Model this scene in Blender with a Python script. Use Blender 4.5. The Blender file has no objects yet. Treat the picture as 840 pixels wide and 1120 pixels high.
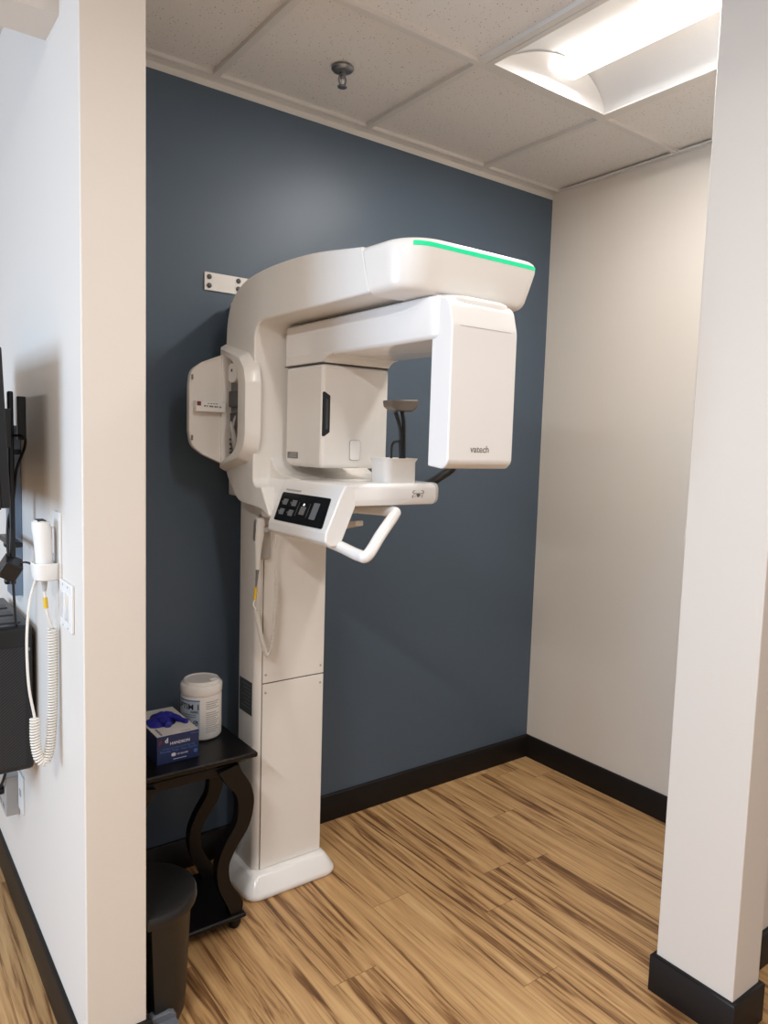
import bpy, bmesh, math, random
from mathutils import Vector, Matrix
random.seed(7)
S = bpy.context.scene
C = S.collection
PI = math.pi
H = 2.7228          # ceiling height
HB = 0.111          # baseboard height
TILE = 0.6096
TX = -0.4799        # x of the first ceiling T bar from the right wall
TY = -0.6429        # y of the first T bar row from the blue wall

# ------------------------------------------------------------------ materials
def nodes(m):
    m.use_nodes = True
    nt = m.node_tree
    return nt, nt.nodes, nt.links, nt.nodes['Principled BSDF']

def srgb(r, g, b):
    f = lambda c: (c / 255 / 12.92) if c / 255 <= 0.04045 else ((c / 255 + 0.055) / 1.055) ** 2.4
    return (f(r), f(g), f(b), 1)

def mat(name, col, rough=0.5, metal=0.0, bump=0.0, scale=300, spec=0.5, coat=0.0, var=0.03):
    m = bpy.data.materials.new(name)
    nt, N, L, P = nodes(m)
    P.inputs['Roughness'].default_value = rough
    P.inputs['Metallic'].default_value = metal
    P.inputs['Specular IOR Level'].default_value = spec
    P.inputs['Coat Weight'].default_value = coat
    tc = N.new('ShaderNodeTexCoord')
    no = N.new('ShaderNodeTexNoise'); no.inputs['Scale'].default_value = scale
    no.inputs['Detail'].default_value = 3
    L.new(tc.outputs['Object'], no.inputs['Vector'])
    mx = N.new('ShaderNodeMix'); mx.data_type = 'RGBA'
    mx.inputs['A'].default_value = tuple(c * (1 - var) for c in col[:3]) + (1,)
    mx.inputs['B'].default_value = tuple(min(1, c * (1 + var)) for c in col[:3]) + (1,)
    L.new(no.outputs['Fac'], mx.inputs['Factor'])
    L.new(mx.outputs['Result'], P.inputs['Base Color'])
    if bump:
        b = N.new('ShaderNodeBump'); b.inputs['Strength'].default_value = bump
        b.inputs['Distance'].default_value = 0.002
        L.new(no.outputs['Fac'], b.inputs['Height']); L.new(b.outputs['Normal'], P.inputs['Normal'])
    return m

def emit(name, col, s):
    m = bpy.data.materials.new(name)
    nt, N, L, P = nodes(m)
    P.inputs['Base Color'].default_value = col
    P.inputs['Emission Color'].default_value = col
    P.inputs['Emission Strength'].default_value = s
    return m

M = {}
M['blue'] = mat('slate_blue_paint', srgb(79, 93, 107), 0.40, bump=0.10, scale=260, spec=0.4, var=0.015)
M['cream'] = mat('cream_wall_paint', srgb(222, 214, 204), 0.55, bump=0.12, scale=240, var=0.01)
M['bb'] = mat('dark_espresso_vinyl_base', srgb(25, 20, 18), 0.42, spec=0.3)
M['tbar'] = mat('white_ceiling_grid_enamel', srgb(214, 210, 205), 0.45)
M['white'] = mat('white_machine_enamel', srgb(232, 227, 220), 0.30, spec=0.5, coat=0.15, var=0.004)
M['gloss'] = mat('glossy_white_plastic', srgb(236, 233, 229), 0.16, spec=0.5, coat=0.4, var=0.004)
M['white2'] = mat('matte_white_plastic', srgb(230, 227, 222), 0.45, var=0.01)
M['seam'] = mat('dark_seam_rubber', srgb(96, 88, 80), 0.7)
M['seam2'] = mat('shallow_seam_plastic', srgb(196, 190, 183), 0.5)
M['lightseam'] = mat('pale_seam_plastic', srgb(248, 246, 240), 0.35)
M['black'] = mat('black_satin_plastic', srgb(20, 20, 22), 0.35)
M['panel'] = mat('black_gloss_control_panel', srgb(14, 15, 18), 0.18)
M['btn'] = mat('grey_membrane_button', srgb(106, 108, 110), 0.5)
M['grey'] = mat('mid_grey_plastic', srgb(118, 116, 114), 0.5)
M['lgrey'] = mat('light_grey_plastic', srgb(176, 172, 167), 0.5)
M['dgrey'] = mat('dark_grey_plastic', srgb(62, 62, 64), 0.5)
M['label'] = mat('dark_grey_foil_label', srgb(70, 72, 76), 0.35, var=0.25, scale=900)
M['chrome'] = mat('dull_chrome', srgb(150, 150, 150), 0.28, metal=0.9)
M['steel'] = mat('dark_screw_steel', srgb(96, 94, 92), 0.4, metal=0.7)
M['brown'] = mat('grey_brown_support_pad', srgb(112, 102, 92), 0.4, metal=0.3)
M['wood'] = mat('black_stained_wood', srgb(13, 10, 10), 0.33, bump=0.05, scale=60, spec=0.35, var=0.15)
M['bin'] = mat('black_bin_plastic', srgb(22, 21, 21), 0.42, bump=0.05, scale=500)
M['pedal'] = mat('slate_grey_pedal', srgb(98, 102, 108), 0.45)
M['boxblue'] = mat('navy_printed_carton', srgb(33, 47, 92), 0.45, var=0.06, scale=30)
M['boxwhite'] = mat('white_printed_carton', srgb(214, 210, 206), 0.5)
M['glove'] = mat('cobalt_blue_nitrile', srgb(34, 36, 140), 0.45, bump=0.2, scale=90)
M['print_w'] = mat('white_print', srgb(222, 224, 230), 0.5)
M['print_b'] = mat('light_blue_print', srgb(70, 112, 176), 0.5)
M['print_k'] = mat('dark_print', srgb(36, 38, 46), 0.5)
M['print_g'] = mat('grey_print', srgb(128, 122, 116), 0.5)
M['print_p'] = mat('faint_grey_print', srgb(176, 172, 170), 0.5)
M['print_r'] = mat('maroon_print', srgb(128, 44, 60), 0.5)
M['paleblue'] = mat('pale_blue_label_paper', srgb(178, 194, 208), 0.45)
M['yellow'] = mat('yellow_cable_tag', srgb(224, 184, 52), 0.5)
M['red'] = mat('red_brown_port_plastic', srgb(132, 44, 36), 0.5)
M['cord'] = mat('off_white_cord', srgb(226, 220, 210), 0.45)
M['lamp'] = emit('lamp_lens_glow', (1.0, 0.97, 0.94, 1), 1.7)
M['led'] = emit('green_status_light', (0.0, 0.72, 0.30, 1), 0.95)
M['led'].node_tree.nodes['Principled BSDF'].inputs['Base Color'].default_value = (0.0, 0.12, 0.06, 1)
M['dot'] = emit('button_indicator_glow', (0.9, 0.95, 1, 1), 1.5)
M['wing'] = mat('white_reflector_enamel', srgb(232, 232, 232), 0.5, var=0.005)
M['screen'] = mat('dark_screen_glass', srgb(24, 30, 38), 0.12)
M['blueside'] = mat('brushed_aluminium_rail', srgb(130, 146, 166), 0.35, metal=0.6)

def tile_material():
    m = bpy.data.materials.new('mineral_fibre_tile')
    nt, N, L, P = nodes(m)
    P.inputs['Roughness'].default_value = 0.9
    P.inputs['Specular IOR Level'].default_value = 0.1
    tc = N.new('ShaderNodeTexCoord')
    v = N.new('ShaderNodeTexVoronoi'); v.inputs['Scale'].default_value = 92
    n2 = N.new('ShaderNodeTexNoise'); n2.inputs['Scale'].default_value = 170; n2.inputs['Detail'].default_value = 4
    L.new(tc.outputs['Object'], v.inputs['Vector']); L.new(tc.outputs['Object'], n2.inputs['Vector'])
    r = N.new('ShaderNodeValToRGB'); r.color_ramp.elements[0].position = 0.10; r.color_ramp.elements[1].position = 0.24
    L.new(v.outputs['Distance'], r.inputs['Fac'])
    r2 = N.new('ShaderNodeValToRGB'); r2.color_ramp.elements[0].position = 0.40; r2.color_ramp.elements[1].position = 0.52
    L.new(n2.outputs['Fac'], r2.inputs['Fac'])
    mx = N.new('ShaderNodeMath'); mx.operation = 'MAXIMUM'
    L.new(r.outputs['Color'], mx.inputs[0]); L.new(r2.outputs['Color'], mx.inputs[1])
    mc = N.new('ShaderNodeMix'); mc.data_type = 'RGBA'
    mc.inputs['A'].default_value = srgb(98, 93, 89); mc.inputs['B'].default_value = srgb(224, 220, 216)
    L.new(mx.outputs[0], mc.inputs['Factor']); L.new(mc.outputs['Result'], P.inputs['Base Color'])
    b = N.new('ShaderNodeBump'); b.inputs['Strength'].default_value = 0.4; b.inputs['Distance'].default_value = 0.003
    L.new(mx.outputs[0], b.inputs['Height']); L.new(b.outputs['Normal'], P.inputs['Normal'])
    return m
M['tile'] = tile_material()

def floor_material():
    m = bpy.data.materials.new('streaked_acacia_vinyl_plank')
    nt, N, L, P = nodes(m)
    W, LEN = 0.150, 1.22
    tc = N.new('ShaderNodeTexCoord')
    sp = N.new('ShaderNodeSeparateXYZ'); L.new(tc.outputs['Object'], sp.inputs[0])
    def math_(op, a, b=None, c=None):
        n = N.new('ShaderNodeMath'); n.operation = op
        for i, v in enumerate((a, b, c)):
            if v is None: continue
            if isinstance(v, (int, float)): n.inputs[i].default_value = v
            else: L.new(v, n.inputs[i])
        return n.outputs[0]
    xs = math_('DIVIDE', sp.outputs['X'], W)
    row = math_('FLOOR', xs)
    wn = N.new('ShaderNodeTexWhiteNoise'); wn.noise_dimensions = '1D'; L.new(row, wn.inputs['W'])
    ys = math_('ADD', math_('DIVIDE', sp.outputs['Y'], LEN), wn.outputs['Value'])
    col = math_('FLOOR', ys)
    cb = N.new('ShaderNodeCombineXYZ'); L.new(row, cb.inputs[0]); L.new(col, cb.inputs[1])
    wn2 = N.new('ShaderNodeTexWhiteNoise'); wn2.noise_dimensions = '2D'; L.new(cb.outputs[0], wn2.inputs['Vector'])
    pid = wn2.outputs['Value']
    # plank joints
    fx = math_('FRACT', xs); fy = math_('FRACT', ys)
    ex = math_('MINIMUM', fx, math_('SUBTRACT', 1.0, fx)); ey = math_('MINIMUM', fy, math_('SUBTRACT', 1.0, fy))
    jx = math_('LESS_THAN', ex, 0.006); jy = math_('LESS_THAN', ey, 0.0011)
    joint = math_('MAXIMUM', jx, jy)
    # grain coordinates, shifted per plank
    off = math_('MULTIPLY', pid, 37.0)
    gv = N.new('ShaderNodeCombineXYZ')
    L.new(math_('ADD', math_('MULTIPLY', sp.outputs['X'], 30.0), off), gv.inputs[0])
    L.new(math_('ADD', math_('MULTIPLY', sp.outputs['Y'], 1.35), off), gv.inputs[1])
    L.new(off, gv.inputs[2])
    n1 = N.new('ShaderNodeTexNoise'); n1.inputs['Scale'].default_value = 1.0; n1.inputs['Detail'].default_value = 4.5
    n1.inputs['Roughness'].default_value = 0.64; n1.inputs['Distortion'].default_value = 0.9
    L.new(gv.outputs[0], n1.inputs['Vector'])
    gv2 = N.new('ShaderNodeCombineXYZ')
    L.new(math_('ADD', math_('MULTIPLY', sp.outputs['X'], 120.0), off), gv2.inputs[0])
    L.new(math_('ADD', math_('MULTIPLY', sp.outputs['Y'], 4.0), off), gv2.inputs[1])
    n2 = N.new('ShaderNodeTexNoise'); n2.inputs['Scale'].default_value = 1.0; n2.inputs['Detail'].default_value = 3
    L.new(gv2.outputs[0], n2.inputs['Vector'])
    r = N.new('ShaderNodeValToRGB'); e = r.color_ramp.elements
    e[0].position = 0.27; e[0].color = srgb(88, 60, 38)
    e[1].position = 0.74; e[1].color = srgb(204, 168, 121)
    for p, c in ((0.37, (130, 92, 57)), (0.45, (176, 136, 91)), (0.60, (198, 158, 108))):
        q = e.new(p); q.color = srgb(*c)
    f = math_('ADD', n1.outputs['Fac'], math_('MULTIPLY', math_('SUBTRACT', pid, 0.5), 0.10))
    f = math_('ADD', f, math_('MULTIPLY', math_('SUBTRACT', n2.outputs['Fac'], 0.5), 0.26))
    L.new(f, r.inputs['Fac'])
    mx = N.new('ShaderNodeMix'); mx.data_type = 'RGBA'
    L.new(math_('MULTIPLY', joint, 0.45), mx.inputs['Factor'])
    L.new(r.outputs['Color'], mx.inputs['A']); mx.inputs['B'].default_value = srgb(70, 46, 28)
    L.new(mx.outputs['Result'], P.inputs['Base Color'])
    P.inputs['Roughness'].default_value = 0.42
    P.inputs['Specular IOR Level'].default_value = 0.35
    b = N.new('ShaderNodeBump'); b.inputs['Strength'].default_value = 0.15; b.inputs['Distance'].default_value = 0.002
    L.new(n2.outputs['Fac'], b.inputs['Height']); L.new(b.outputs['Normal'], P.inputs['Normal'])
    return m
M['floor'] = floor_material()

def grille_material():
    m = bpy.data.materials.new('black_mesh_grille')
    nt, N, L, P = nodes(m)
    P.inputs['Roughness'].default_value = 0.45
    tc = N.new('ShaderNodeTexCoord')
    mp = N.new('ShaderNodeMapping'); mp.inputs['Rotation'].default_value = (0, math.radians(38), 0)
    L.new(tc.outputs['Object'], mp.inputs['Vector'])
    w = N.new('ShaderNodeTexWave'); w.wave_type = 'BANDS'; w.bands_direction = 'Z'
    w.inputs['Scale'].default_value = 46
    L.new(mp.outputs[0], w.inputs['Vector'])
    r = N.new('ShaderNodeValToRGB'); r.color_ramp.elements[0].color = srgb(10, 10, 12); r.color_ramp.elements[1].color = srgb(44, 45, 49)
    L.new(w.outputs['Fac'], r.inputs['Fac']); L.new(r.outputs['Color'], P.inputs['Base Color'])
    return m
M['grille'] = grille_material()

# ------------------------------------------------------------------ mesh helpers
def link(name, bm, m, parent=None, smooth=True, bevel=0.0, seg=3, angle=35, sub=0):
    bmesh.ops.recalc_face_normals(bm, faces=bm.faces[:])
    me = bpy.data.meshes.new(name); bm.to_mesh(me); bm.free()
    if smooth:
        for p in me.polygons: p.use_smooth = True
        me.set_sharp_from_angle(angle=math.radians(38))
    o = bpy.data.objects.new(name, me); C.objects.link(o)
    mm = M[m] if isinstance(m, str) else m
    me.materials.append(mm)
    if parent: o.parent = parent
    if bevel:
        b = o.modifiers.new('bevel', 'BEVEL'); b.width = bevel; b.segments = seg
        b.limit_method = 'ANGLE'; b.angle_limit = math.radians(angle); b.harden_normals = smooth
        b.miter_outer = 'MITER_ARC' if False else 'MITER_SHARP'
    if sub:
        s = o.modifiers.new('sub', 'SUBSURF'); s.levels = sub; s.render_levels = sub
    return o

def box(bm, x0, x1, y0, y1, z0, z1):
    vs = [bm.verts.new((x, y, z)) for x in (x0, x1) for y in (y0, y1) for z in (z0, z1)]
    for f in ((0, 1, 3, 2), (4, 6, 7, 5), (0, 4, 5, 1), (2, 3, 7, 6), (0, 2, 6, 4), (1, 5, 7, 3)):
        bm.faces.new([vs[i] for i in f])
    return bm
def B(*a):
    return box(bmesh.new(), *a)

def fillet(pts, r, n=6):
    """round the corners of a closed 2D polygon; r a number or one per corner"""
    out = []
    k = len(pts)
    for i in range(k):
        p = Vector(pts[i]); a = Vector(pts[i - 1]); c = Vector(pts[(i + 1) % k])
        rr = r[i] if isinstance(r, (list, tuple)) else r
        if rr <= 0:
            out.append(tuple(p)); continue
        u = (a - p); v = (c - p); lu, lv = u.length, v.length
        u.normalize(); v.normalize()
        ang = u.angle(v)
        if ang > PI - 0.02:
            out.append(tuple(p)); continue
        d = min(rr / math.tan(ang / 2), lu * 0.49, lv * 0.49)
        r2 = d * math.tan(ang / 2)
        cen = p + (u + v).normalized() * (r2 / math.sin(ang / 2))
        s = p + u * d; e = p + v * d
        a0 = math.atan2(s.y - cen.y, s.x - cen.x); a1 = math.atan2(e.y - cen.y, e.x - cen.x)
        da = (a1 - a0 + PI) % (2 * PI) - PI
        for j in range(n + 1):
            t = a0 + da * j / n
            out.append((cen.x + r2 * math.cos(t), cen.y + r2 * math.sin(t)))
    return out

def loft(bm, loops, cap0=True, cap1=True):
    rows = [[bm.verts.new(p) for p in l] for l in loops]
    n = len(rows[0])
    for a, b in zip(rows, rows[1:]):
        for i in range(n):
            bm.faces.new((a[i], a[(i + 1) % n], b[(i + 1) % n], b[i]))
    if cap0: bm.faces.new(rows[0])
    if cap1: bm.faces.new(rows[-1])
    return bm

def ext_x(pts, x0, x1):      # (y,z) outline
    return loft(bmesh.new(), [[(x, y, z) for y, z in pts] for x in (x0, x1)])
def ext_y(pts, y0, y1):      # (x,z) outline
    return loft(bmesh.new(), [[(x, y, z) for x, z in pts] for y in (y0, y1)])
def ext_z(pts, z0, z1):      # (x,y) outline
    return loft(bmesh.new(), [[(x, y, z) for x, y in pts] for z in (z0, z1)])

def rect(x0, x1, y0, y1):
    return [(x0, y0), (x1, y0), (x1, y1), (x0, y1)]
def inset_rect(x0, x1, y0, y1, r, d=0.0, n=6):
    return fillet(rect(x0 + d, x1 - d, y0 + d, y1 - d), max(0.002, r - d), n)

def lathe(prof, cx=0, cy=0, cz=0, n=40):   # prof (r,z), bottom to top
    bm = bmesh.new()
    loops = [[(cx + r * math.cos(2 * PI * i / n), cy + r * math.sin(2 * PI * i / n), cz + z) for i in range(n)] for r, z in prof]
    return loft(bm, loops)

def catmull(pts, n=8):
    P = [Vector(p) for p in pts]
    P = [P[0] * 2 - P[1]] + P + [P[-1] * 2 - P[-2]]
    out = []
    for i in range(1, len(P) - 2):
        for j in range(n):
            t = j / n
            a, b, c, d = P[i - 1], P[i], P[i + 1], P[i + 2]
            out.append(0.5 * ((2 * b) + (c - a) * t + (2 * a - 5 * b + 4 * c - d) * t * t + (3 * b - a - 3 * c + d) * t ** 3))
    out.append(P[-2])
    return out

def tube(path, r, n=8, bm=None, closed=False):
    bm = bm or bmesh.new()
    path = [Vector(p) for p in path]
    N_ = None; loops = []
    for i, p in enumerate(path):
        t = (path[min(i + 1, len(path) - 1)] - path[max(i - 1, 0)])
        if closed: t = path[(i + 1) % len(path)] - path[i - 1]
        t.normalize()
        if N_ is None:
            N_ = t.orthogonal().normalized()
        N_ = (N_ - t * N_.dot(t)).normalized()
        Bn = t.cross(N_)
        rr = r[i] if isinstance(r, (list, tuple)) else r
        loops.append([p + N_ * rr * math.cos(2 * PI * k / n) + Bn * rr * math.sin(2 * PI * k / n) for k in range(n)])
    if closed:
        loft(bm, loops + [loops[0]], False, False)
        bmesh.ops.remove_doubles(bm, verts=bm.verts[:], dist=1e-6)
    else:
        loft(bm, loops)
    return bm

def coil(path, R, wire, turns, per=10):
    """helix wound along a smooth path"""
    path = [Vector(p) for p in path]
    L_ = [0]
    for a, b in zip(path, path[1:]): L_.append(L_[-1] + (b - a).length)
    tot = L_[-1]; out = []; N_ = None
    cnt = int(turns * per)
    k = 0
    for i in range(cnt + 1):
        s = tot * i / cnt
        while k < len(path) - 2 and L_[k + 1] < s: k += 1
        t = (s - L_[k]) / max(1e-9, L_[k + 1] - L_[k])
        p = path[k].lerp(path[k + 1], min(1, t))
        T = (path[min(k + 2, len(path) - 1)] - path[max(k - 1, 0)]).normalized()
        if N_ is None: N_ = T.orthogonal().normalized()
        N_ = (N_ - T * N_.dot(T)).normalized(); Bn = T.cross(N_)
        a = 2 * PI * i / per
        out.append(p + N_ * R * math.cos(a) + Bn * R * math.sin(a))
    return tube(out, wire, 6)

def text_bm(s, size, bold=0.0):
    cu = bpy.data.curves.new('lettering', 'FONT'); cu.body = s; cu.size = size
    cu.extrude = 0.0002; cu.offset = bold; cu.resolution_u = 3
    o = bpy.data.objects.new('lettering', cu); C.objects.link(o)
    dg = bpy.context.evaluated_depsgraph_get()
    me = bpy.data.meshes.new_from_object(o.evaluated_get(dg))
    bm = bmesh.new(); bm.from_mesh(me)
    bpy.data.objects.remove(o); bpy.data.curves.remove(cu); bpy.data.meshes.remove(me)
    xs = [v.co.x for v in bm.verts]
    x0, w = min(xs), max(xs) - min(xs)
    for v in bm.verts: v.co.x -= x0
    return bm, w
def front_text(name, s, x0, y, z0, width, m, parent, bold=0.0, size=1.0):
    """letters on a face that looks towards -y"""
    bm, w = text_bm(s, size, bold); k = width / w
    for v in bm.verts: v.co = Vector((x0 + v.co.x * k, y - v.co.z * 1.0, z0 + v.co.y * k))
    return link(name, bm, m, parent, smooth=False)

def tag(o, label, cat, group=None):
    o['label'] = label; o['category'] = cat
    if group: o['group'] = group
    return o
def thing(name, loc, label, cat, group=None):
    o = bpy.data.objects.new(name, None); C.objects.link(o)
    o.location = loc; o.empty_display_size = 0.1
    bpy.context.view_layer.update()
    return tag(o, label, cat, group)
def adopt(root):
    """children are modelled in world coordinates: keep them where they are"""
    inv = Matrix.Translation(root.location).inverted()
    def rec(o):
        for c in o.children:
            if c.parent == root: c.matrix_parent_inverse = inv
            rec(c)
    rec(root)
def struct(name, bm, m, smooth=False, bevel=0.0):
    o = link(name, bm, m, None, smooth, bevel); o['kind'] = 'structure'
    return o

# ------------------------------------------------------------------ the room
WLX0, WLX1, WLY = -2.306, -2.165, -0.748       # partition on the left
struct('floor', B(-6.5, 2.5, -6.5, 3.2, -0.05, 0), 'floor')
struct('wall_back', B(WLX1 - 0.02, 0.12, 0, 0.12, 0, H + 0.1), 'blue')
struct('wall_right', B(0, 0.12, -1.40, 0.12, 0, H + 0.1), 'cream')
struct('wall_left', B(WLX0, WLX1, WLY, 3.1, 0, H + 0.1), 'cream', True, 0.004)
# wall that closes the alcove on the right, ending in a slightly thicker pier
bm = bmesh.new()
box(bm, -0.895, -0.759, -1.547, -1.323, 0, H + 0.1)
struct('wall_pier', bm, 'cream', True, 0.004)
struct('wall_front', B(-0.765, 2.4, -1.445, -1.335, 0, H + 0.1), 'cream')
# doorway header in the space left of the partition
struct('wall_header', B(-4.2, WLX0 + 0.004, -0.585, -0.452, 2.468, H + 0.1), 'cream')
# far enclosing walls of the larger room, behind and beside the camera
struct('wall_far', B(-6.5, WLX0, 3.0, 3.12, 0, H + 0.1), 'cream')

def baseboard(name, pts, closed=False):
    """a strip 12 mm thick and HB high with an eased top, following wall line pts (offset to the left of travel)"""
    t = 0.012; bm = bmesh.new()
    P = [Vector((*p, 0)) for p in pts]; n = len(P); off = []
    for i in range(n):
        d1 = (P[i] - P[i - 1]).normalized() if i or closed else None
        d2 = (P[(i + 1) % n] - P[i]).normalized() if i < n - 1 or closed else None
        n1 = Vector((-d1.y, d1.x, 0)) if d1 else None; n2 = Vector((-d2.y, d2.x, 0)) if d2 else None
        if n1 is None: o = n2
        elif n2 is None: o = n1
        else: o = (n1 + n2) / (1 + n1.dot(n2))
        off.append(o * t)
    prof = [(0, 0), (1, 0), (1, HB - 0.006), (0.72, HB - 0.001), (0.5, HB), (0, HB)]
    loops = [[P[i] + off[i] * a + Vector((0, 0, z)) for a, z in prof] for i in range(n)]
    if closed: loft(bm, loops + [loops[0]], False, False)
    else: loft(bm, loops)
    return struct(name, bm, 'bb', True)
baseboard('baseboard_back', [(0.0, 0), (WLX1, 0)])
baseboard('baseboard_right', [(0, -1.335), (0, 0.0)])
baseboard('baseboard_left', [(WLX0, WLY), (WLX0, 3.0)])
baseboard('baseboard_pier', [(2.3, -1.445), (-0.759, -1.445), (-0.759, -1.547), (-0.895, -1.547), (-0.895, -1.323), (-0.765, -1.323)])
baseboard('baseboard_partition', [(WLX1, 0), (WLX1, WLY), (WLX0, WLY)])

# ceiling: lay-in tiles in a T bar grid, with openings for the troffers
XS = [TX + TILE * k for k in range(-5, 11)]
YS = [TY - TILE * k for k in range(-7, 10)]
XS.sort(); YS.sort()
lamps = [(TX - TILE, TX, TY - 2 * TILE, TY),                                   # over the alcove
         (TX - 3 * TILE, TX - 2 * TILE, TY - 4 * TILE, TY - 2 * TILE),          # above the camera
         (TX - 6 * TILE, TX - 5 * TILE, TY - 4 * TILE, TY - 2 * TILE)]          # left of the camera
def in_lamp(x, y): return any(a < x < b and c < y < d for a, b, c, d in lamps)
bm = bmesh.new()
for xa, xb in zip(XS, XS[1:]):
    for ya, yb in zip(YS, YS[1:]):
        if in_lamp((xa + xb) / 2, (ya + yb) / 2): continue
        # the last row of whole tiles before each alcove wall is cut at the wall
        box(bm, xa + 0.002, xb - 0.002, ya + 0.002, yb - 0.002, H + 0.013, H + 0.03)
struct('ceiling', bm, 'tile')
bm = bmesh.new(); t = 0.0115
for x in XS:
    segs = [(YS[0], YS[-1])]
    for a, b, c, d in lamps:
        if a + 0.01 < x < b - 0.01:
            segs = [s for (p, q) in segs for s in ((p, c), (d, q))]
    for p, q in segs: box(bm, x - t, x + t, p, q, H, H + 0.0135)
for y in YS:
    segs = [(XS[0], XS[-1])]
    for a, b, c, d in lamps:
        if c + 0.01 < y < d - 0.01:
            segs = [s for (p, q) in segs for s in ((p, a), (b, q))]
    for p, q in segs: box(bm, p, q, y - t, y + t, H + 0.0002, H + 0.0132)
struct('trim_1', bm, 'tbar')
bm = bmesh.new()
box(bm, WLX1, 0, -0.022, 0.0, H - 0.001, H + 0.006); box(bm, WLX1, 0, -0.002, 0.0, H - 0.022, H)
box(bm, -0.022, 0, -1.33, -0.022, H - 0.001, H + 0.006); box(bm, -0.002, 0, -1.33, 0, H - 0.006, H)
struct('trim_2', bm, 'tbar')

# ------------------------------------------------------------------ troffers
def troffer(i, a, b, c, d, label, watts):
    cx, cy = (a + b) / 2, (c + d) / 2
    root = thing('ceiling_light', (cx, cy, H), label, 'ceiling light', 'recessed ceiling lights')
    x0, x1, y0, y1 = a + 0.013, b - 0.013, c + 0.013, d - 0.013
    bm = bmesh.new()     # frame lip
    for q in ((x0, x0 + 0.02, y0, y1), (x1 - 0.02, x1, y0, y1), (x0 + 0.02, x1 - 0.02, y0, y0 + 0.02), (x0 + 0.02, x1 - 0.02, y1 - 0.02, y1)):
        box(bm, *q, H - 0.001, H + 0.012)
    link('frame', bm, 'tbar', root, False)
    hw = (x1 - x0) / 2 - 0.02; lw = 0.066; dep = 0.075
    for s in (-1, 1):      # curved reflector wings
        bm = bmesh.new(); up = []; n = 14
        for k in range(n + 1):
            u = k / n
            xx = hw - (hw - lw) * u
            zz = H + 0.004 + dep * math.sin(u * PI / 2) ** 0.9
            up.append((cx + s * xx, zz))
        prof = up + [(x, z + 0.004) for x, z in reversed(up)]
        loft(bm, [[(x, y, z) for x, z in prof] for y in (y0 + 0.02, y1 - 0.02)])
        link('reflector', bm, 'wing', root)
    for y, s in ((y0 + 0.02, 1), (y1 - 0.02, -1)):     # end plates, sloping inwards with an arched top
        bm = bmesh.new(); n = 20
        lo = [(cx - hw + 2 * hw * k / n, y, H + 0.004) for k in range(n + 1)]
        hi = [(cx - hw + 2 * hw * k / n, y + s * 0.06 * math.sin(PI * k / n) ** 0.7, H + 0.004 + (dep + 0.002) * math.sin(PI * k / n) ** 0.8) for k in range(n + 1)]
        L0 = [bm.verts.new(p) for p in lo]; L1 = [bm.verts.new(p) for p in hi]
        for k in range(n):
            if k in (0,): bm.faces.new((L0[0], L0[1], L1[1]))
            elif k == n - 1: bm.faces.new((L0[k], L0[k + 1], L1[k]))
            else: bm.faces.new((L0[k], L0[k + 1], L1[k + 1], L1[k]))
        bmesh.ops.delete(bm, geom=[v for v in bm.verts if not v.link_faces], context='VERTS')
        link('end_plate', bm, 'wing', root)
    n = 14
    prof = [(cx + lw * math.cos(PI * k / n + PI), H + 0.046 + 0.014 * math.sin(PI * k / n + PI)) for k in range(n + 1)]
    bm = ext_y(prof, y0 + 0.056, y1 - 0.056)
    link('lens', bm, 'lamp', root)
    bm = B(x0 + 0.01, x1 - 0.01, y0 + 0.01, y1 - 0.01, H + 0.084, H + 0.11)
    link('housing', bm, 'tbar', root, False)
    la = bpy.data.lights.new('lamp_light', 'AREA'); la.shape = 'RECTANGLE'; la.size = 0.105; la.size_y = y1 - y0 - 0.12; la.energy = watts; la.color = (1.0, 0.985, 0.966) if i < 2 else (0.97, 0.985, 1.0)
    lo_ = bpy.data.objects.new('lamp_light', la); C.objects.link(lo_); lo_.location = (cx, cy, H + 0.024); lo_.parent = root
    adopt(root)
troffer(0, *lamps[0], 'lit recessed white ceiling light over the alcove', 26)
troffer(1, *lamps[1], 'lit recessed white ceiling light above where the camera stands', 20)
troffer(2, *lamps[2], 'lit recessed white ceiling light left of the partition', 66)

# ------------------------------------------------------------------ sprinkler
sx, sy = -1.398, -0.338
root = thing('fire_sprinkler', (sx, sy, H + 0.007), 'small chrome fire sprinkler head under a ceiling tile', 'sprinkler')
link('escutcheon', lathe([(0.036, 0.007), (0.036, 0.004), (0.030, -0.003), (0.017, -0.006), (0.012, -0.006)], sx, sy, H, 32), 'chrome', root)
link('nozzle', lathe([(0.009, -0.006), (0.010, -0.018), (0.007, -0.020), (0.006, -0.026)], sx, sy, H, 20), 'chrome', root)
bm = bmesh.new()
for s in (-1, 1):
    tube(catmull([(sx + s * 0.008, sy, H - 0.014), (sx + s * 0.013, sy, H - 0.026), (sx + s * 0.010, sy, H - 0.040), (sx, sy, H - 0.047)], 6), 0.0028, 8, bm)
link('yoke', bm, 'chrome', root)
link('bulb', lathe([(0.0022, -0.046), (0.003, -0.036), (0.0022, -0.022)], sx, sy, H, 12), 'print_w', root)
link('deflector', lathe([(0.014, -0.052), (0.016, -0.050), (0.015, -0.048), (0.004, -0.046)], sx, sy, H, 24), 'chrome', root)
adopt(root)

# ------------------------------------------------------------------ x-ray machine
XR = thing('dental_xray_machine', (-1.5, -0.2, 0), 'tall white panoramic dental x-ray machine standing against the slate blue wall', 'x-ray machine')
CX = -1.503
def part(name, bm, m, parent=None, label=None, **k):
    o = link(name, bm, m, parent or XR, **k)
    if label: o['label'] = label
    return o

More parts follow.
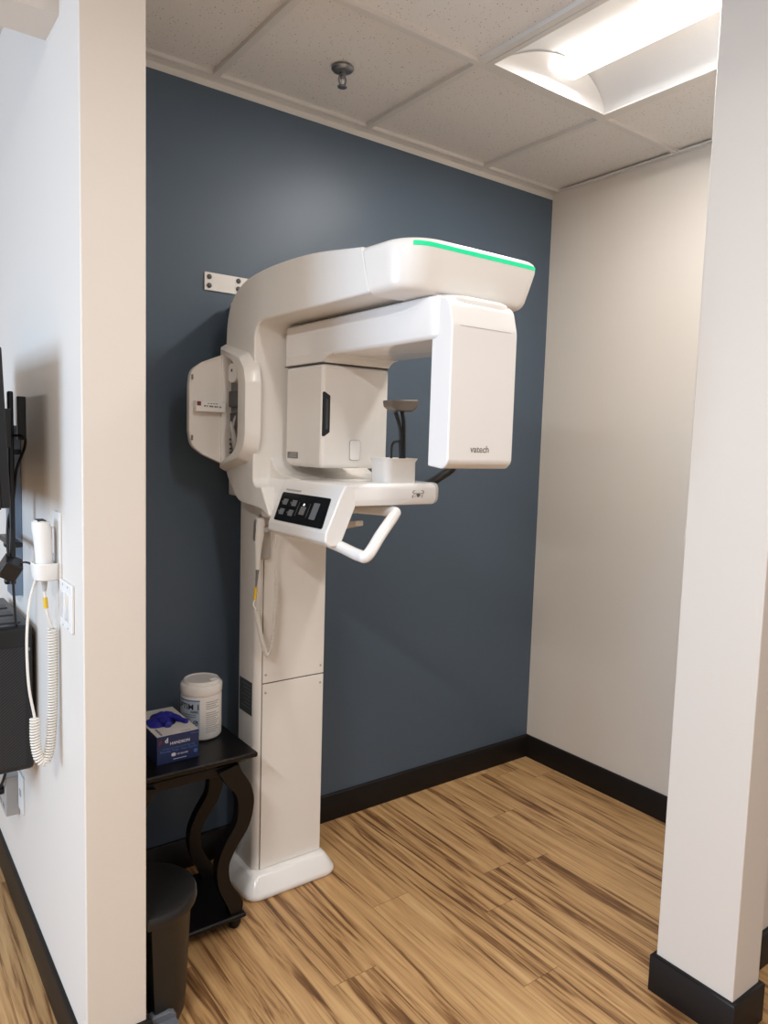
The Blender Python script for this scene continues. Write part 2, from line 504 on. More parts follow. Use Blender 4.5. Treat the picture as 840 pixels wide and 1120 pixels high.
# base shoe, flared and rounded
def shoe(z, d, x0=-1.690, x1=-1.332, y0=-0.338, y1=-0.06, r=0.055):
    return [(x, y, z) for x, y in inset_rect(x0, x1, y0, y1, r, d, 8)]
bm = loft(bmesh.new(), [shoe(0, 0.008), shoe(0.006, 0.002), shoe(0.014, 0), shoe(0.024, 0.003), shoe(0.05, 0.022), shoe(0.064, 0.032), shoe(0.070, 0.038), shoe(0.071, 0.046)])
part('base_shoe', bm, 'gloss', label='glossy white plastic base shoe')
# column
col = inset_rect(-1.640, -1.370, -0.270, -0.120, 0.026, 0, 6)
part('column', ext_z(col, 0.06, 2.0), 'white')
part('column_head', ext_z(inset_rect(-1.640, -1.370, -0.24, -0.032, 0.012, 0, 4), 1.345, 2.005), 'white', bevel=0.006, seg=2)
part('column_cover', B(-1.617, -1.379, -0.2735, -0.262, 0.073, 0.724), 'white', bevel=0.0015, seg=2)
part('column_cover', B(-1.617, -1.379, -0.2735, -0.262, 0.728, 1.36), 'white', bevel=0.0015, seg=2)
part('seam', B(-1.6185, -1.6165, -0.2715, -0.268, 0.073, 1.34), 'seam', smooth=False)
part('seam', B(-1.6165, -1.379, -0.2715, -0.262, 0.7235, 0.7285), 'seam', smooth=False)
for x, z in ((-1.606, 0.756), (-1.606, 0.694), (-1.392, 0.756), (-1.392, 0.694)):
    bm = lathe([(0.0042, 0), (0.0042, 0.0012), (0.002, 0.0018)], 0, 0, 0, 14)
    bmesh.ops.transform(bm, matrix=Matrix.Translation((x, -0.2735, z)) @ Matrix.Rotation(PI / 2, 4, 'X'), verts=bm.verts)
    part('cover_screw', bm, 'lgrey')
part('rating_label', B(-1.6412, -1.6395, -0.243, -0.149, 0.610, 0.725), 'label', label='dark grey rating label')
bm = bmesh.new()
for k in range(7):
    z = 0.712 - k * 0.013
    box(bm, -1.6416, -1.6405, -0.236, -0.166 - 0.012 * (k % 3), z - 0.002, z)
part('rating_print', bm, 'grey', bpy.data.objects['rating_label'], smooth=False)

# carriage with upper arm: one swept C
top = catmull([(0, -0.166, 1.78), (0, -0.166, 1.87), (0, -0.180, 1.938), (0, -0.213, 1.984), (0, -0.262, 2.012), (0, -0.338, 2.032), (0, -0.485, 2.041), (0, -0.70, 2.034), (0, -0.935, 2.006)], 6)
outer = [(-0.492, 1.306), (-0.425, 1.331), (-0.262, 1.342), (-0.166, 1.43)] + [(p.y, p.z) for p in top] + [(-0.970, 1.893)]
nt_ = len(top)
inner = [(-0.474, 1.893), (-0.372, 1.893), (-0.372, 1.398), (-0.428, 1.398)]
prof = fillet(outer + inner, [0.006, 0.06, 0.10, 0.09] + [0] * nt_ + [0, 0.0, 0.075, 0.05, 0.006], 8)
part('carriage', ext_x(prof, -1.711, -1.293), 'white', bevel=0.018, seg=4, angle=50)
# front cover of the arm, rounded in plan, with the light strip
def cap_loop(z, d, y_back, back=0.0):
    """the cover keeps its width at the joint (less `back`) and draws in by d towards the front end"""
    x0, x1, y0 = -1.711, -1.2690, -1.110
    k = d * 1.0
    pts = fillet([(x0 + back, y_back), (x0 + back + k * 0.5, y0 + k * 0.45), (x1 - k, y0 + k * 0.45), (x1 - 0.024 - back, y_back)], [0, 0.085, 0.040, 0], 12)
    return [(x, y, z) for x, y in pts]
zs = [(1.8865, 0.056, 0.020), (1.889, 0.046, 0.012), (1.893, 0.038, 0.006), (1.899, 0.032, 0.002), (1.908, 0.027, 0.0), (1.94, 0.015, 0.0), (1.98, 0.001, 0.0), (1.993, 0.001, 0.0), (2.000, 0.004, 0.004), (2.0045, 0.012, 0.010), (2.0065, 0.022, 0.018)]
bm = loft(bmesh.new(), [cap_loop(z, d, -0.937 - (2.006 - z) * 0.29, bk) for z, d, bk in zs])
part('arm_front_cover', bm, 'white')
# pale joint line on the arm's side
part('joint_line', ext_x([(-0.9335, 2.000), (-0.9365, 2.000), (-0.968, 1.897), (-0.965, 1.897)], -1.7118, -1.70), 'lightseam', smooth=False)
bm = bmesh.new()
def arc_pts(d, z):
    pts = cap_loop(z, 0.001, -0.95)
    c = Vector((-1.50, -0.95))
    out = []
    for i, (x, y, zz) in enumerate(pts):
        a = Vector(pts[max(i - 1, 0)][:2]); b = Vector(pts[min(i + 1, len(pts) - 1)][:2]); t_ = (b - a).normalized(); n_ = Vector((t_.y, -t_.x))
        if n_.dot(Vector((x, y)) - c) < 0: n_ = -n_
        out.append((x + n_.x * d, y + n_.y * d, z))
    return out
o_lo = arc_pts(0.0010, 1.9855); o_hi = arc_pts(0.0010, 1.9950); i_lo = arc_pts(-0.006, 1.9855); i_hi = arc_pts(-0.006, 1.9950)
sel = range(8, len(o_lo) - 3)
rows = [[bm.verts.new(l[i]) for l in (o_lo, o_hi, i_hi, i_lo)] for i in sel]
for a, b in zip(rows, rows[1:]):
    for k in range(4): bm.faces.new((a[k], a[(k + 1) % 4], b[(k + 1) % 4], b[k]))
bm.faces.new(rows[0]); bm.faces.new(rows[-1])
part('status_light', bm, 'led', label='glowing green status light strip')
# little cover and screw cap on the arm's top
part('top_cover', ext_x(fillet([(-0.215, 1.99), (-0.33, 2.030), (-0.335, 2.040), (-0.31, 2.041), (-0.215, 2.006)], 0.004, 3), -1.66, -1.34), 'lgrey', bevel=0.002, seg=2)
part('cap_bead', lathe([(0.008, 0), (0.008, 0.004), (0.004, 0.007)], -1.665, -0.335, 2.035, 16), 'lightseam')

# side bump around the open service compartment
oo = [(-0.160, 1.848), (-0.34, 1.806), (-0.386, 1.760), (-0.396, 1.715), (-0.396, 1.550), (-0.386, 1.508), (-0.34, 1.466), (-0.160, 1.432)]
om = [(-0.200, 1.824), (-0.335, 1.786), (-0.372, 1.750), (-0.382, 1.708), (-0.382, 1.556), (-0.372, 1.516), (-0.335, 1.484), (-0.200, 1.450)]
op = [(-0.212, 1.806), (-0.280, 1.783), (-0.316, 1.757), (-0.329, 1.715), (-0.329, 1.550), (-0.312, 1.508), (-0.275, 1.488), (-0.212, 1.466)]
RR = [0, 0.05, 0.05, 0.05, 0.05, 0.05, 0.05, 0]
f = lambda pts: fillet(pts, RR, 4)
bm = loft(bmesh.new(), [[(-1.700, y, z) for y, z in f(oo)], [(-1.712, y, z) for y, z in f([(a * .85 + c * .15, b * .85 + d * .15) for (a, b), (c, d) in zip(oo, om)])],
                        [(-1.738, y, z) for y, z in f([(a * .3 + c * .7, b * .3 + d * .7) for (a, b), (c, d) in zip(oo, om)])],
                        [(-1.745, y, z) for y, z in f(om)], [(-1.745, y, z) for y, z in f([(a * .04 + c * .96, b * .04 + d * .96) for (a, b), (c, d) in zip(om, op)])],
                        [(-1.744, y, z) for y, z in f(op)], [(-1.7085, y, z) for y, z in f(op)]], False, True)
part('service_housing', bm, 'white')
part('compartment_liner', ext_x(f([(y * .985 - .003, 1.636 + (z - 1.636) * .975) for y, z in op]), -1.7125, -1.7080), 'grey', label='grey compartment back panel', smooth=False)
part('compartment_plug', ext_x(fillet(rect(-0.300, -0.240, 1.715, 1.775), 0.022, 5), -1.738, -1.712), 'white2', label='white connector cover', bevel=0.004)
part('compartment_screw', ext_x(fillet(rect(-0.275, -0.266, 1.748, 1.757), 0.004, 4), -1.7392, -1.737), 'dgrey')
part('connector', B(-1.732, -1.712, -0.318, -0.235, 1.640, 1.690), 'dgrey', bevel=0.003, seg=2)
part('connector', B(-1.734, -1.712, -0.310, -0.250, 1.575, 1.622), 'black', bevel=0.003, seg=2)
for pts in ([(-1.722, -0.30, 1.62), (-1.730, -0.285, 1.60), (-1.728, -0.265, 1.55), (-1.720, -0.27, 1.49)],
            [(-1.722, -0.25, 1.60), (-1.734, -0.268, 1.58), (-1.734, -0.292, 1.54), (-1.722, -0.287, 1.50)]):
    part('compartment_cable', tube(catmull(pts, 8), 0.0075, 8), 'lgrey')
for z in (1.535, 1.520, 1.505, 1.493):
    part('terminal', B(-1.722, -1.712, -0.300, -0.222, z, z + 0.006), 'black', smooth=False)
# open service door swung out on its hinge
dp = [(-1.738, 1.806), (-1.808, 1.777), (-1.846, 1.750), (-1.852, 1.704), (-1.852, 1.560), (-1.844, 1.515), (-1.806, 1.487), (-1.738, 1.458)]
dpf = fillet(dp, [0.002, 0.05, 0.04, 0.05, 0.05, 0.04, 0.05, 0.002], 5)
cdx, cdz = -1.79, 1.632
def dl(y, k): return [(cdx + (x - cdx) * (1 - k * 1.6) + (0.0 if x < -1.745 else 0), y, cdz + (z - cdz) * (1 - k * 0.6)) for x, z in dpf]
bm = loft(bmesh.new(), [dl(-0.186, 0.05), dl(-0.188, 0.01), dl(-0.194, 0.0), dl(-0.209, 0.0), dl(-0.211, 0.02), dl(-0.211, 0.04), dl(-0.205, 0.055)])
door = part('service_door', bm, 'white', label='open white service door')
part('card_holder', B(-1.838, -1.740, -0.231, -0.204, 1.622, 1.655), 'gloss', door, bevel=0.002, seg=2)
part('emblem', B(-1.835, -1.822, -0.2318, -0.2305, 1.640, 1.653), 'print_r', door, label='maroon square emblem', smooth=False)
bm = bmesh.new()
for k, w in enumerate((0.006, 0.004, 0.008, 0.005, 0.007, 0.004, 0.006)):
    x = -1.812 + k * 0.0085
    box(bm, x, x + w, -0.2316, -0.2305, 1.6375 - 0.0003 * k, 1.6425 - 0.0003 * k)
for k in range(4): box(bm, -1.800 + k * 0.009, -1.794 + k * 0.009, -0.2316, -0.2305, 1.6465, 1.649)
part('card_print', bm, 'print_g', door, smooth=False)
for z in (1.728, 1.540):
    part('door_catch', B(-1.846, -1.840, -0.214, -0.203, z - 0.008, z + 0.008), 'grey', door, bevel=0.001, seg=1)

# rotating unit under the arm
gx0, gx1 = -1.620, -1.384
ap = fillet([(gx0, -0.395), (gx0, -1.142), (gx1, -1.142), (gx1, -0.395)], [0.012, 0.062, 0.062, 0.012], 9)
acx, acy = (gx0 + gx1) / 2, -0.77
def al(z, d): return [(x + (d if x < acx else -d) * (1 if abs(x - acx) > 0.1 else abs(x - acx) / 0.1), y + (d if y < acy else -d), z) for x, y in ap]
part('rotating_arm', loft(bmesh.new(), [al(1.783, 0.012), al(1.7845, 0.006), al(1.788, 0.002), al(1.794, 0.0), al(1.874, 0.0), al(1.880, 0.002), al(1.884, 0.008)]), 'gloss')
np_ = fillet([(-0.400, 1.764), (-0.400, 1.80), (-0.70, 1.80), (-0.70, 1.783), (-0.622, 1.783), (-0.6205, 1.764)], [0, 0, 0, 0, 0.012, 0], 5)
np_ = [(-0.400, 1.764), (-0.400, 1.80), (-0.675, 1.80), (-0.665, 1.7835), (-0.648, 1.7815), (-0.634, 1.777), (-0.625, 1.771), (-0.6205, 1.764)]
part('arm_neck', ext_x(np_, gx0 + 0.001, gx1 - 0.001), 'white', bevel=0.004, seg=2, angle=60)
# sensor housing
sp = fillet([(-0.405, 1.470), (-0.405, 1.7625), (-0.620, 1.7625), (-0.620, 1.463), (-0.44, 1.463)], [0.02, 0, 0, 0.016, 0.03], 6)
part('sensor_housing', ext_x(sp, gx0, gx1), 'white', bevel=0.013, seg=4, angle=50)
part('seam', B(gx0 - 0.0008, gx1 + 0.0008, -0.6208, -0.398, 1.7622, 1.7648), 'seam', smooth=False)
part('sensor_window', ext_y(fillet([(-1.6165, 1.684), (-1.594, 1.671), (-1.594, 1.567), (-1.6165, 1.552)], 0.003, 3), -0.6215, -0.612), 'panel', label='black sensor slot', smooth=False)
part('window_groove', ext_y(fillet([(-1.609, 1.664), (-1.600, 1.659), (-1.600, 1.578), (-1.609, 1.572)], 0.002, 3), -0.6222, -0.620), 'dgrey', bpy.data.objects['sensor_window'], smooth=False)
part('touch_plate', ext_y(fillet(rect(-1.524, -1.486, 1.487, 1.547), 0.008, 5), -0.6225, -0.616), 'lgrey', smooth=False)
part('touch_plate_face', ext_y(fillet(rect(-1.5225, -1.4875, 1.4885, 1.5455), 0.007, 5), -0.6232, -0.616), 'gloss', bpy.data.objects['touch_plate'], smooth=False)
part('rating_label', B(gx0 - 0.001, gx0 + 0.004, -0.487, -0.424, 1.487, 1.506), 'grey', label='grey printed sticker', smooth=False)
bm = bmesh.new()
for k in range(3): box(bm, gx0 - 0.0016, gx0, -0.480, -0.432 - 0.005 * k, 1.491 + k * 0.0048, 1.4932 + k * 0.0048)
part('sticker_print', bm, 'lgrey', smooth=False)
# tube head
tp = fillet([(-1.086, 1.490), (-1.140, 1.484), (-1.158, 1.50), (-1.158, 1.812), (-1.142, 1.872), (-1.10, 1.884), (-1.086, 1.884)], [0.004, 0.02, 0.02, 0.09, 0.03, 0.01, 0.0], 8)
part('tube_head', ext_x(tp, -1.611, -1.402), 'gloss', bevel=0.026, seg=6, angle=60)
part('seam', ext_x([(-1.1582, 1.8110), (-1.1582, 1.8124), (-1.150, 1.8124), (-1.150, 1.8110)], -1.588, -1.424), 'seam2', smooth=False)
front_text('brand_lettering', 'vatech', -1.5425, -1.1586, 1.5245, 0.060, 'print_g', XR, bold=0.006)

# chin rest shelf
pl = fillet([(-1.652, -0.375), (-1.652, -0.70), (-1.640, -0.807), (-1.345, -0.807), (-1.302, -0.772), (-1.300, -0.375)], [0, 0.03, 0.02, 0.012, 0.016, 0], 5)
def pz(z, d): 
    c = Vector((-1.51, -0.55))
    return [(c.x + (x - c.x) * (1 - d * 5), c.y + (y - c.y) * (1 - d * 4), z) for x, y in pl]
part('chin_rest_shelf', loft(bmesh.new(), [pz(1.368, 0.008), pz(1.370, 0.004), pz(1.377, 0.001), pz(1.389, 0.0), pz(1.412, 0.0), pz(1.421, 0.002), pz(1.427, 0.006), pz(1.429, 0.012)]), 'gloss')
# inner saddle from the carriage on to the shelf
part('saddle', ext_x(fillet([(-0.37, 1.40), (-0.37, 1.49), (-0.395, 1.455), (-0.44, 1.437), (-0.66, 1.418), (-0.66, 1.40)], [0, 0, 0.03, 0.08, 0, 0], 6), -1.652, -1.30), 'white', bevel=0.003, seg=2, angle=50)
# control console on the left of the shelf
cp = [(-1.610, 1.426), (-1.655, 1.427), (-1.6735, 1.391), (-1.7135, 1.300), (-1.715, 1.275), (-1.700, 1.262), (-1.667, 1.264), (-1.622, 1.366)]
cpf = fillet(cp, [0.006, 0.012, 0.02, 0.012, 0.012, 0.012, 0.016, 0.03], 5)
part('console', ext_y(cpf, -0.806, -0.480), 'gloss', bevel=0.014, seg=4, angle=50)
part('console_neck', ext_y(fillet([(-1.62, 1.424), (-1.655, 1.424), (-1.690, 1.345), (-1.680, 1.30), (-1.64, 1.30)], 0.012, 4), -0.50, -0.375), 'gloss')
ux = Vector((-1.7105 + 1.6745, 0, 1.3065 - 1.3885)); ulen = ux.length; ux.normalize()
nrm = Vector((ux.z, 0, -ux.x))
if nrm.x > 0: nrm = -nrm
P0 = Vector((-1.6745, 0, 1.3885)) + nrm * 0.0012
def pan(y, v, h): 
    return P0 + Vector((0, y, 0)) + ux * v + nrm * h
def panel_plate(pts, h0, h1):   # pts (y, v)
    return loft(bmesh.new(), [[pan(y, v, h) for y, v in pts] for h in (h0, h1)])
pp = fillet([(-0.503, 0.001), (-0.768, 0.001), (-0.780, 0.088), (-0.512, 0.088)], 0.006, 4)
cpanel = part('control_panel', panel_plate(pp, -0.004, 0.001), 'panel', label='black control panel', smooth=False)
for y, v in ((-0.540, 0.030), (-0.592, 0.030), (-0.540, 0.060), (-0.592, 0.060)):
    b_ = part('button', panel_plate(fillet(rect(y - 0.013, y + 0.013, v - 0.009, v + 0.009), 0.002, 3), 0.0005, 0.0018), 'btn', cpanel, smooth=False)
for y0 in (-0.520, -0.571):
    for v in (0.03, 0.06):
        part('button_mark', panel_plate(rect(y0 - 0.004, y0 + 0.001, v - 0.0025, v + 0.0025), 0.0005, 0.0013), 'btn', cpanel, smooth=False)
part('button', panel_plate(fillet(rect(-0.664, -0.636, 0.036, 0.060), 0.002, 3), 0.0005, 0.0018), 'btn', cpanel, smooth=False)
part('indicator', panel_plate(fillet(rect(-0.651, -0.645, 0.027, 0.033), 0.002, 4), 0.0005, 0.0018), 'dot', cpanel, label='lit white indicator', smooth=False)
part('button', panel_plate(fillet(rect(-0.728, -0.698, 0.020, 0.068), 0.002, 3), 0.0005, 0.0018), 'btn', cpanel, smooth=False)
for y in (-0.620, -0.680):
    part('divider', panel_plate(rect(y - 0.0008, y + 0.0008, 0.024, 0.066), 0.0005, 0.0012), 'btn', cpanel, smooth=False)
part('console_print', panel_plate(rect(-0.60, -0.515, -0.0105, -0.0055), -0.0045, 0.0003), 'lgrey', smooth=False)
# left hand grip loop
hp = [(-1.672, -0.66, 1.280), (-1.668, -0.74, 1.270), (-1.664, -0.80, 1.262), (-1.660, -0.885, 1.250), (-1.650, -0.908, 1.254), (-1.575, -0.862, 1.300), (-1.505, -0.822, 1.342), (-1.490, -0.802, 1.350), (-1.492, -0.74, 1.349), (-1.494, -0.60, 1.346), (-1.494, -0.52, 1.362)]
part('hand_grip', tube(catmull(hp, 7), 0.0158, 14), 'gloss')
part('release_lever', ext_x(fillet([(-0.39, 1.275), (-0.505, 1.292), (-0.505, 1.275), (-0.39, 1.250)], 0.004, 3), -1.415, -1.385), 'white', bevel=0.003, seg=2)
part('lever_post', B(-1.412, -1.388, -0.425, -0.40, 1.26, 1.375), 'white', bevel=0.004, seg=2)
# drawing on the shelf's front edge: a row of tiny teeth and side marks
bm = bmesh.new(); yy = -0.8078
def mark(x0, x1, z0, z1): box(bm, x0, x1, yy - 0.0003, yy + 0.001, z0, z1)
for a, b in ((-1.424, 1), (-1.394, -1)):
    mark(a - 0.0025, a + 0.0025, 1.4075, 1.4095); mark(a - 0.004 * b - 0.001, a - 0.004 * b + 0.001, 1.4015, 1.4075); mark(a - 0.002, a + 0.004, 1.3995, 1.4015)
mark(-1.420, -1.398, 1.4005, 1.4015); mark(-1.4155, -1.4025, 1.3985, 1.4005)
for x in (-1.4145, -1.411, -1.4075, -1.404): mark(x, x + 0.0018, 1.3930, 1.3985)
mark(-1.4125, -1.4055, 1.3905, 1.3985)
for x in (-1.430, -1.396): mark(x, x + 0.0015, 1.389, 1.396); mark(x, x + 0.004, 1.3945, 1.396); mark(x - 0.0015, x + 0.003, 1.389, 1.3902)
mark(-1.4235, -1.418, 1.392, 1.3932)
part('shelf_pictogram', bm, 'print_g', smooth=False)
# chin cup, bite post and temple rests
def cup(z, d): return [(x, y, z) for x, y in inset_rect(-1.508 - d, -1.398 + d, -0.790 - d, -0.70 + d, 0.022, 0, 6)]
def cupi(z, d): return cup(z, -d)
CZ = 1.428
part('chin_cup', loft(bmesh.new(), [cup(1.40, 0), cup(1.488, 0.0), cup(1.4945, 0.003), cup(1.499, 0.005), cupi(1.499, 0.000), cupi(1.490, 0.005), cupi(1.470, 0.007)]), 'white2')
for pts in ([(-1.43, -0.748, 1.47), (-1.428, -0.743, 1.53), (-1.429, -0.738, 1.585), (-1.444, -0.734, 1.63)],
            [(-1.42, -0.748, 1.47), (-1.417, -0.743, 1.54), (-1.416, -0.738, 1.6), (-1.42, -0.734, 1.632)]):
    part('support_rod', tube(catmull(pts, 7), 0.0065, 8), 'black')
part('support_rod', tube(catmull([(-1.462, -0.748, 1.47), (-1.462, -0.744, 1.515), (-1.456, -0.743, 1.541), (-1.437, -0.743, 1.547)], 6), 0.004, 8), 'black')
pd = fillet([(-1.476, 1.662), (-1.375, 1.668), (-1.378, 1.648), (-1.396, 1.632), (-1.456, 1.634), (-1.472, 1.644)], [0.004, 0.004, 0.006, 0.02, 0.012, 0.006], 5)
part('forehead_rest', ext_y(pd, -0.755, -0.712), 'brown', bevel=0.004, seg=3)
hp = [(-1.335, -0.71, 1.405), (-1.306, -0.735, 1.425), (-1.290, -0.765, 1.447), (-1.275, -0.80, 1.475), (-1.285, -0.84, 1.52), (-1.31, -0.86, 1.57)]
part('temple_support', tube(catmull(hp, 7), 0.0125, 10), 'black')
part('temple_pad', ext_x(fillet([(-0.90, 1.55), (-0.83, 1.55), (-0.83, 1.60), (-0.90, 1.60)], 0.012, 4), -1.33, -1.31), 'black', bevel=0.004)
# switch port and holder
part('switch_port', B(-1.640, -1.618, -0.362, -0.335, 1.326, 1.338), 'red', smooth=False)
part('switch_holder', B(-1.640, -1.604, -0.292, -0.272, 1.150, 1.300), 'lgrey', bevel=0.006, seg=3, label='grey hand switch holder')
part('holder_clip', B(-1.648, -1.632, -0.330, -0.285, 1.245, 1.262), 'lgrey', bevel=0.002, seg=2)
adopt(XR)

# hand switch hanging on the machine
def hand_switch(name, label, base, top, axis_out, r=0.0125):
    """a slim handset: returns root; body runs from base (cord end) up to top; axis_out is the direction its button faces"""
    root = thing(name, base, label, 'hand switch')
    b, t_ = Vector(base), Vector(top); T = (t_ - b).normalized(); Lh = (t_ - b).length
    A = Vector(axis_out); A = (A - T * A.dot(T)).normalized(); Bn = T.cross(A)
    secs = [(0.0, .50, .50), (.04, .62, .62), (.30, .68, .75), (.50, .80, .95), (.62, 1.0, 1.2), (.80, 1.08, 1.3), (.93, 1.05, 1.2), (.985, .9, .95), (1.0, .6, .6)]
    loops = []
    for u, ra, rb in secs:
        c = b + T * Lh * u + A * (r * .12 * math.sin(u * PI))
        loops.append([c + A * r * rb * math.cos(2 * PI * k / 18) + Bn * r * ra * math.sin(2 * PI * k / 18) for k in range(18)])
    link('handset_body', loft(bmesh.new(), loops), 'white2', root)
    loops = []
    for u, w in ((.55, .45), (.60, .72), (.75, .85), (.9, .8), (.96, .5)):
        c = b + T * Lh * u + A * r * (1.0 if u < .57 or u > .94 else 1.18)
        loops.append([c + A * r * .28 * math.cos(2 * PI * k / 12) + Bn * r * w * math.sin(2 * PI * k / 12) for k in range(12)])
    o = link('trigger_button', loft(bmesh.new(), loops), 'grey', root); o['label'] = 'grey trigger side'
    return root, b, T, Lh
root, b, T, Lh = hand_switch('exposure_hand_switch', 'slim white corded hand switch hanging on the front of the white machine column', (-1.664, -0.318, 1.125), (-1.655, -0.315, 1.292), (-1, 0.3, 0.05), 0.0135)
link('strain_relief', tube([(-1.664, -0.318, 1.128), (-1.666, -0.318, 1.10), (-1.669, -0.318, 1.066)], [0.006, 0.0042, 0.003], 10), 'grey', root)
link('cable_tag', tube([(-1.669, -0.318, 1.068), (-1.672, -0.318, 1.028)], 0.0052, 10), 'yellow', root)
lead = catmull([(-1.672, -0.318, 1.030), (-1.677, -0.318, 1.012), (-1.668, -0.318, 0.995)], 6)
cp_ = catmull([(-1.668, -0.318, 0.995), (-1.655, -0.316, 0.935), (-1.638, -0.314, 0.872), (-1.622, -0.312, 0.836), (-1.604, -0.310, 0.868), (-1.594, -0.308, 0.950), (-1.588, -0.306, 1.02), (-1.588, -0.305, 1.075)], 10)
tail = catmull([(-1.588, -0.305, 1.075), (-1.597, -0.306, 1.13), (-1.600, -0.310, 1.17), (-1.598, -0.318, 1.23), (-1.610, -0.335, 1.29), (-1.629, -0.345, 1.327)], 8)
link('cord', tube(lead, 0.0026, 8), 'cord', root)
link('coiled_cord', coil(cp_, 0.0060, 0.0020, 80, 12), 'cord', root)
link('cord', tube(tail, 0.0026, 8), 'cord', root)
adopt(root)

# wall bracket that ties the machine back
root = thing('wall_bracket', (-1.64, 0, 2.07), 'white flat steel bracket screwed to the blue wall behind the machine', 'bracket')
link('plate', B(-1.719, -1.50, -0.006, 0.0, 2.041, 2.101), 'white', root, bevel=0.001, seg=1)
link('tie_plate', B(-1.62, -1.40, -0.05, -0.006, 1.975, 2.000), 'white', root, bevel=0.001, seg=1)
for x, z in ((-1.703, 2.086), (-1.703, 2.057), (-1.596, 2.087), (-1.596, 2.060)):
    bm = lathe([(0.0085, 0), (0.0085, 0.003), (0.004, 0.006)], 0, 0, 0, 14)
    bmesh.ops.transform(bm, matrix=Matrix.Translation((x, -0.006, z)) @ Matrix.Rotation(PI / 2, 4, 'X'), verts=bm.verts)
    link('screw', bm, 'steel', root)
adopt(root)

# ------------------------------------------------------------------ side table
TZ = 0.570
ty0, ty1, tx0, tx1 = -0.428, -0.130, -2.150, -1.708
root = thing('side_table', ((tx0 + tx1) / 2, (ty0 + ty1) / 2, 0), 'small black wooden side table with curved legs, beside the machine column', 'side table')
def tl(z, d): return [(x, y, z) for x, y in inset_rect(tx0, tx1, ty0, ty1, 0.006, d, 3)]
link('tabletop', loft(bmesh.new(), [tl(0.535, 0.030), tl(0.541, 0.024), tl(0.545, 0.016), tl(0.551, 0.010), tl(0.554, 0.002), tl(0.557, 0.0), tl(0.566, 0.0), tl(TZ, 0.004)]), 'wood', root)
link('apron', B(tx0 + 0.05, tx1 - 0.05, ty0 + 0.03, ty1 - 0.03, 0.508, 0.537), 'wood', root, bevel=0.003, seg=2)
def sl(z, d): return [(x, y, z) for x, y in inset_rect(tx0 + 0.032, tx1 - 0.032, ty0 + 0.0, ty1 - 0.01, 0.006, d, 3)]
link('shelf', loft(bmesh.new(), [sl(0.030, 0.012), sl(0.036, 0.004), sl(0.040, 0.0), sl(0.048, 0.0), sl(0.052, 0.004)]), 'wood', root)
cxt = (tx0 + tx1) / 2
spine = catmull([(-1.800, 0.540), (-1.786, 0.505), (-1.757, 0.455), (-1.741, 0.405), (-1.750, 0.345), (-1.790, 0.285), (-1.817, 0.235), (-1.815, 0.180), (-1.792, 0.120), (-1.768, 0.085), (-1.762, 0.052)], 5) if False else None
def leg(sx_, y0_, y1_):
    pts = [(-1.803, 0.540), (-1.783, 0.500), (-1.752, 0.455), (-1.741, 0.405), (-1.752, 0.340), (-1.792, 0.280), (-1.815, 0.225), (-1.812, 0.165), (-1.790, 0.115), (-1.772, 0.080), (-1.772, 0.052)]
    P = catmull([(x, 0, z) for x, z in pts], 5)
    wid = [0.034, 0.030, 0.027, 0.027, 0.024, 0.022, 0.020, 0.020, 0.022, 0.025, 0.018]
    Lp, Rp = [], []
    for i, p in enumerate(P):
        t_ = P[min(i + 1, len(P) - 1)] - P[max(i - 1, 0)]; t_.normalize()
        n_ = Vector((t_.z, 0, -t_.x)); u = i / (len(P) - 1) * (len(wid) - 1)
        k = min(int(u), len(wid) - 2); w = wid[k] + (wid[k + 1] - wid[k]) * (u - k)
        Lp.append(p + n_ * w); Rp.append(p - n_ * w)
    out = [(q.x, min(max(q.z, 0.050), 0.538)) for q in Lp + Rp[::-1]]
    if sx_ < 0: out = [(2 * cxt - x, z) for x, z in out]
    bm = bmesh.new()
    rows = [[bm.verts.new((x, y, z)) for x, z in out] for y in (y0_, y1_)]
    n = len(out); h = n // 2
    for i in range(n): bm.faces.new((rows[0][i], rows[0][(i + 1) % n], rows[1][(i + 1) % n], rows[1][i]))
    for r_ in rows:
        for i in range(h - 1): bm.faces.new((r_[i], r_[i + 1], r_[n - 2 - i], r_[n - 1 - i]))
    link('leg', bm, 'wood', root, bevel=0.004, seg=2, angle=50)
for s in (1, -1):
    leg(s, ty0 + 0.012, ty0 + 0.046); leg(s, ty1 - 0.060, ty1 - 0.028)
for x in (tx0 + 0.06, tx1 - 0.06):
    for y in (ty0 + 0.03, ty1 - 0.04):
        link('foot', lathe([(0.014, 0), (0.02, 0.012), (0.021, 0.024), (0.018, 0.031)], x, y, 0, 20), 'wood', root)
adopt(root)

# glove box
gx, gX, gy, gY = -2.005, -1.875, -0.361, -0.135
GT = TZ + 0.0855
root = thing('glove_box', ((gx + gX) / 2, (gy + gY) / 2, TZ), 'navy and white carton of disposable gloves on the black side table', 'glove box')
bm = B(gx, gX, gy, gY, TZ, GT)
link('carton', bm, 'boxblue', root, bevel=0.001, seg=1)
